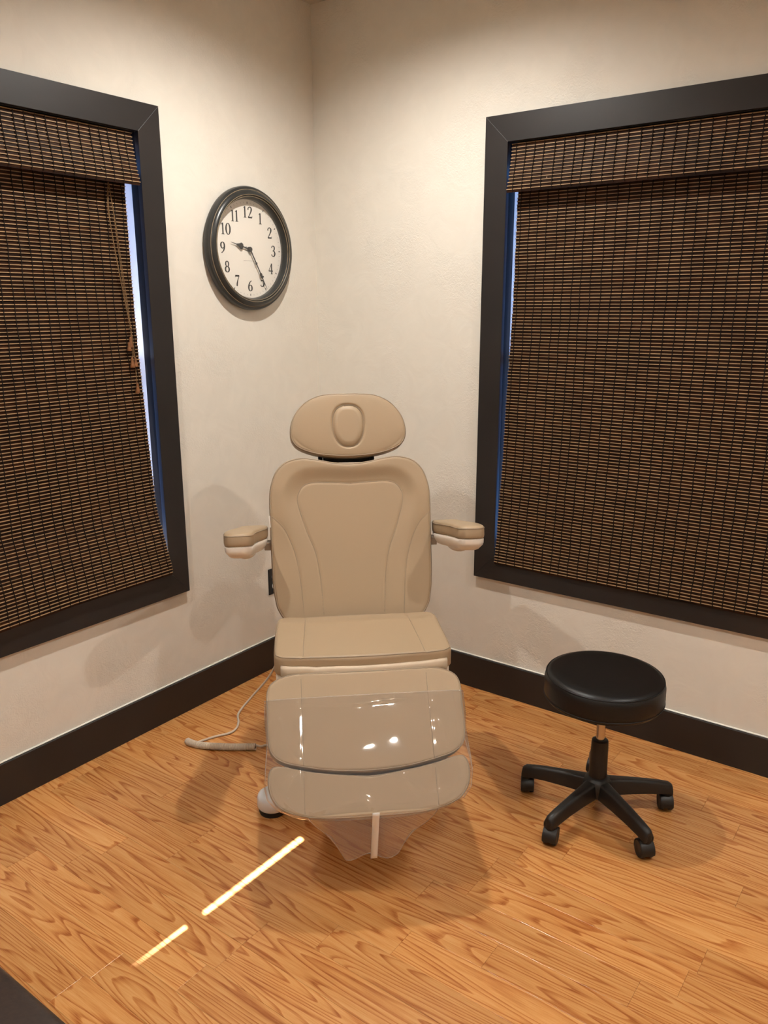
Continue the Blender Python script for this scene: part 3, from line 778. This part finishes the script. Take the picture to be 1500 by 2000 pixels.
def arm_mesh():
    # along +x: stations (x, half width bottom, half width top, z bottom, z top)
    S = [(.018, .026, .020, .072, .124), (.05, .023, .017, .071, .121), (.10, .020, .014, .069, .116), (.16, .0185, .0125, .066, .108), (.205, .0185, .012, .062, .100), (.232, .0180, .011, .058, .094), (.243, .0165, .008, .056, .086)]
    V = []; F = []
    for x, wb, wt, z0, z1 in S:
        ch = .005
        V += [(x, -wb, z0), (x, -wb, z0+.012), (x, -wt-.001, z1-ch), (x, -wt+ch, z1), (x, wt-ch, z1), (x, wt+.001, z1-ch), (x, wb, z0+.012), (x, wb, z0)]
    for i in range(len(S)-1):
        for k in range(8): F.append((i*8+k, i*8+(k+1) % 8, (i+1)*8+(k+1) % 8, (i+1)*8+k))
    F += [tuple(range(8))[::-1], tuple(range((len(S)-1)*8, len(S)*8))]
    return V, F
def caster(parent, ang):
    c = empty('c')
    bpy.data.objects.remove(c)
    x = .226
    body = MB()
    # hood: half shell over the twin wheels
    n = 14; V = []; F = []
    rr = .0265; hw = .021
    ca, sa = math.cos(ang), math.sin(ang)
    def Q(px, py, pz): return (x+ca*px-sa*py, sa*px+ca*py, pz)
    w1 = MB()
    for sgn in (-1, 1):
        V = []; F = []
        prof = [(.0001, 0), (.010, .0), (.016, .001), (.0235, .0005), (.0255, -.003), (.0255, -.011), (.023, -.014), (.0001, -.014)]
        m_ = 28
        for r, h in prof:
            for k in range(m_):
                q = 2*PI*k/m_; V.append(Q(r*math.cos(q), sgn*(.020+h), .0255+r*math.sin(q)))
        for i in range(len(prof)-1):
            for k in range(m_): F.append((i*m_+k, i*m_+(k+1) % m_, (i+1)*m_+(k+1) % m_, (i+1)*m_+k))
        w1.add(V, F)
    V = []; F = []
    for i in range(n+1):
        q = math.radians(-20)+math.radians(215)*i/n
        for (r, y_) in ((.0262, -.007), (.0285, -.0195), (.0300, -.012), (.0300, .012), (.0285, .0195), (.0262, .007)):
            V.append(Q(r*math.cos(q), y_, .0262+r*math.sin(q)))
    for i in range(n):
        for k in range(6): F.append((i*6+k, i*6+(k+1) % 6, (i+1)*6+(k+1) % 6, (i+1)*6+k))
    F += [tuple(range(6)), tuple(range(n*6, n*6+6))]
    w2 = MB().add(V, F)
    w2.tube([(x, 0, .05), (x, 0, .075)], .0085, 14)
    co = w2.build('caster', 'blackp', parent, smooth=True, auto=35)
    w1.build('wheel', 'wheel', co, smooth=True, auto=35)
for k in range(5):
    q = math.radians(41+72*k)
    V, F = arm_mesh()
    V = [(x*math.cos(q)-y_*math.sin(q), x*math.sin(q)+y_*math.cos(q), z) for x, y_, z in V]
    ao = MB().add(V, F).build('base_arm', 'blackp', stool, smooth=True, bevel=.003, auto=50)
    # end post over the caster
    px, py = .228*math.cos(q), .228*math.sin(q)
    MB().lathe([(.0001, .046), (.0150, .046), (.0165, .052), (.0170, .075), (.012, .086), (.0001, .088)], 24, (px, py, 0)).build('caster_socket', 'blackp', ao, smooth=True, auto=50)
    n0 = len(bpy.data.objects)
    before = set(bpy.data.objects)
    caster(ao, math.radians(-70.5+[12, -14, 8, -10, 25][k])-q+PI)
    for o in set(bpy.data.objects)-before:
        if o.parent == ao or (o.parent and o.parent.parent == ao):
            for vv in o.data.vertices:
                x, y_, z = vv.co; vv.co = (x*math.cos(q)-y_*math.sin(q), x*math.sin(q)+y_*math.cos(q), z)
    # wheels belong at most two levels down: hang them on the arm
    for o in set(bpy.data.objects)-before:
        o.parent = ao

# ================================================================== WALL CLOCK
CY, CZ, CR = -.408, 1.757, .226
clock = empty('wall_clock', (0, CY, CZ)); tag(clock, 'round black-framed wall clock with white dial and serif numerals', 'clock')
# lathe about x (out of the wall)
fp = [(.200, .0), (.2200, .004), (.2255, .012), (.2260, .024), (.2225, .031), (.2160, .034), (.2120, .0345), (.2095, .039), (.2030, .045), (.1965, .046), (.1935, .044), (.1920, .0405), (.1885, .041), (.1870, .0390), (.1855, .036), (.1800, .024), (.1795, .010), (.17, .009)]
MB().lathe(fp, 128, ax='x').build('frame', 'clockframe', clock, smooth=True, auto=38)
for r, h in ((.2128, .0348), (.1945, .0450), (.1880, .0410)):
    MB().tube([(h, r*math.cos(2*PI*i/128), r*math.sin(2*PI*i/128)) for i in range(128)], .0013, 5, closed=True).build('gilt_line', 'gold', clock, smooth=True)
dial = MB().lathe([(.0001, .012), (.1805, .012), (.1805, .004), (.0001, .004)], 96, ax='x').build('dial', 'face', clock)
FX = .0123
def pol(th, r): return (r*math.sin(th), r*math.cos(th))            # clock angle, to (right, up)
def P3(u, v, h=FX): return (h, u, v)                               # right on the wall = +y
def ribbon(mb, pts, h=FX, closed=False):
    # pts (x, y, width) -> flat strip
    N = len(pts); V = []
    for i, (x, y_, w_) in enumerate(pts):
        w_ *= 1.0
        a = pts[(i+1) % N] if closed else pts[min(i+1, N-1)]; b_ = pts[i-1] if closed else pts[max(i-1, 0)]
        dx, dy = a[0]-b_[0], a[1]-b_[1]; L = math.hypot(dx, dy) or 1
        nx, ny = -dy/L*w_/2, dx/L*w_/2; V += [P3(x+nx, y_+ny, h), P3(x-nx, y_-ny, h)]
    F = [(2*i, 2*i+1, 2*((i+1) % N)+1, 2*((i+1) % N)) for i in range(N if closed else N-1)]
    mb.add(V, F)
def ell(cx, cy, rx, ry, thick=.12, thin=.05, n=28):
    return [(cx+rx*math.cos(2*PI*i/n), cy+ry*math.sin(2*PI*i/n), thin+(thick-thin)*abs(math.cos(2*PI*i/n))**1.5) for i in range(n)]
def six(): return [[(.47, .97, .05), (.30, .88, .06), (.15, .66, .10), (.085, .38, .125), (.13, .13, .10), (.29, .025, .05), (.45, .13, .10), (.49, .30, .125), (.44, .48, .10), (.30, .57, .05), (.16, .47, .05), (.10, .34, .05)]]
def rot6():
    return [[(.58-x, 1-y_, w_) for x, y_, w_ in s] for s in six()]
DIG = {
 '1': [[(.29, 1, .11), (.29, .5, .11), (.29, 0, .11)], [(.29, .97, .06), (.20, .90, .045), (.12, .87, .03)], [(.12, .015, .035), (.46, .015, .035)]],
 '2': [[(.08, .72, .10), (.11, .88, .07), (.28, .985, .05), (.45, .90, .10), (.475, .73, .125), (.38, .50, .09), (.20, .22, .06), (.06, .03, .06)], [(.05, .045, .09), (.53, .045, .09)], [(.525, .03, .05), (.545, .19, .03)]],
 '3': [[(.08, .80, .09), (.13, .93, .06), (.27, .985, .05), (.42, .89, .10), (.42, .69, .10), (.30, .55, .05), (.20, .53, .04)], [(.22, .54, .05), (.40, .48, .08), (.48, .29, .125), (.41, .08, .10), (.25, .02, .05), (.10, .08, .06), (.06, .20, .09)]],
 '4': [[(.40, 1, .10), (.40, .5, .11), (.40, 0, .11)], [(.40, .98, .05), (.20, .62, .045), (.02, .29, .045)], [(.01, .29, .06), (.57, .29, .06)], [(.27, .015, .035), (.53, .015, .035)]],
 '5': [[(.14, .95, .10), (.50, .95, .10)], [(.145, .97, .05), (.12, .75, .045), (.10, .52, .05)], [(.10, .52, .05), (.25, .60, .06), (.43, .51, .10), (.49, .30, .125), (.41, .09, .10), (.24, .02, .05), (.10, .07, .06), (.06, .18, .09)]],
 '6': six(), '9': rot6(),
 '7': [[(.05, .94, .11), (.53, .94, .11)], [(.06, .94, .04), (.045, .80, .03)], [(.52, .93, .05), (.36, .60, .07), (.26, .28, .11), (.23, 0, .12)]],
}
def digit(mb, ch, ox, oy, sx, sy):
    put = lambda pts: [(ox+x*sx, oy+y_*sy, w_*sx*1.45) for x, y_, w_ in pts]
    if ch == '0': ribbon(mb, put(ell(.29, .5, .23, .49, .125, .045)), closed=True); return
    if ch == '8':
        ribbon(mb, put(ell(.29, .75, .17, .235, .10, .05)), closed=True); ribbon(mb, put(ell(.29, .265, .22, .25, .12, .05)), closed=True); return
    for s in DIG[ch]:
        ribbon(mb, put(catmull(s, 5) if len(s) > 2 else s))
for hnum in range(1, 13):
    th = 2*PI*hnum/12; u, v = pol(th, .1345)
    txt = str(hnum); H = .040; Wd = .043; adv = .026 if txt != '11' else .021
    mb = MB(); x0 = u-(adv*(len(txt)-1)+Wd*.58)/2
    for i, ch in enumerate(txt): digit(mb, ch, x0+i*adv, v-H/2, Wd, H)
    o = mb.build('numeral', 'ink', dial)
for i in range(60):
    th = 2*PI*i/60; r0_, r1_, w_ = (.164, .172, .0034) if i % 5 == 0 else (.166, .171, .0013)
    a, c = pol(th, r0_), pol(th, r1_); mb = MB(); ribbon(mb, [(a[0], a[1], w_), (c[0], c[1], w_)]); mb.build('minute_mark', 'ink' if i % 5 == 0 else 'greyink', dial)
# a line of tiny unreadable maker's print below the centre
mb = MB(); x = -.030; r_ = random.Random(2)
while x < .030:
    l = r_.uniform(.002, .005); ribbon(mb, [(x, -.042, .0016), (x+l, -.042, .0016)]); x += l+.0012
mb.build('maker_print', 'greyink', dial)
def hand(name, th, L, leaf0, leaf1, wleaf, h):
    c, s = math.cos(th), math.sin(th)
    prof = [(0, .0026), (leaf0*.55, .0026), (leaf0*.60, .006), (leaf0*.66, .0024), (leaf0, .0022), (leaf0+(leaf1-leaf0)*.12, wleaf*.8), (leaf0+(leaf1-leaf0)*.32, wleaf), (leaf0+(leaf1-leaf0)*.6, wleaf*.55), (leaf1, .0016), (L, .0006)]
    V = []; F = []
    for r, w_ in prof:
        for sg in (1, -1):
            u, v = r*s+sg*w_*c, r*c-sg*w_*s; V += [P3(u, v, h), P3(u, v, h+.0008)]
    for i in range(len(prof)-1):
        a, b_ = i*4, (i+1)*4
        F += [(a, b_, b_+2, a+2), (a+1, a+3, b_+3, b_+1), (a, a+1, b_+1, b_), (a+2, b_+2, b_+3, a+3)]
    F += [(0, 2, 3, 1), (len(prof)*4-4, len(prof)*4-3, len(prof)*4-1, len(prof)*4-2)]
    return mk(name, V, F, 'ink', clock)
hand('hour_hand', 2*PI*(9+25/60)/12, .100, .034, .072, .0125, .0175)
hand('minute_hand', 2*PI*25/60, .168, .098, .128, .0065, .0200)
MB().lathe([(.0001, .024), (.008, .0235), (.0095, .021), (.0095, .012), (.0001, .012)], 28, ax='x').build('centre_cap', 'ink', clock, smooth=True, auto=45)
MB().lathe([(.0001, .0275), (.1800, .0270)], 64, ax='x').build('crystal', 'glass', clock)

# ---- outlet
OY, OZ = -.328, .394
ol = empty('wall_outlet', (0, OY, OZ)); tag(ol, 'black duplex wall outlet plate with white sockets behind the treatment chair', 'outlet')
MB().box((0, -.036, -.058), (.005, .036, .058)).build('cover_plate', 'plate', ol, bevel=.003)
for dz in (-.021, .021):
    so = MB().lathe([(.0001, .005), (.0165, .005), (.0165, .0075), (.0001, .0075)], 32, (0, 0, dz), 'x').build('socket', 'socket', ol)
    for dy in (-.006, .006): MB().box((.0074, dy-.001, dz-.003), (.0077, dy+.001, dz+.005)).build('slot', 'plate', so)

# ---- dark padded bench whose corner reaches into view
bench = empty('padded_bench', (.955, -2.483, 0)); tag(bench, 'dark brown glossy padded bench standing on the oak floor', 'bench')
o = MB().box((-.85, -.29, .36), (.53, .285, .50)).build('cushion', 'leather', bench, bevel=.022, seg=5); 
for p in o.data.polygons: p.use_smooth = True
MB().box((-.83, -.27, .31), (.51, .265, .36)).build('bench_frame', 'trim', bench, bevel=.004)
for lx in (-.79, .47):
    for ly in (-.23, .225): MB().box((lx-.025, ly-.025, 0), (lx+.025, ly+.025, .312)).build('leg', 'trim', bench, bevel=.003)
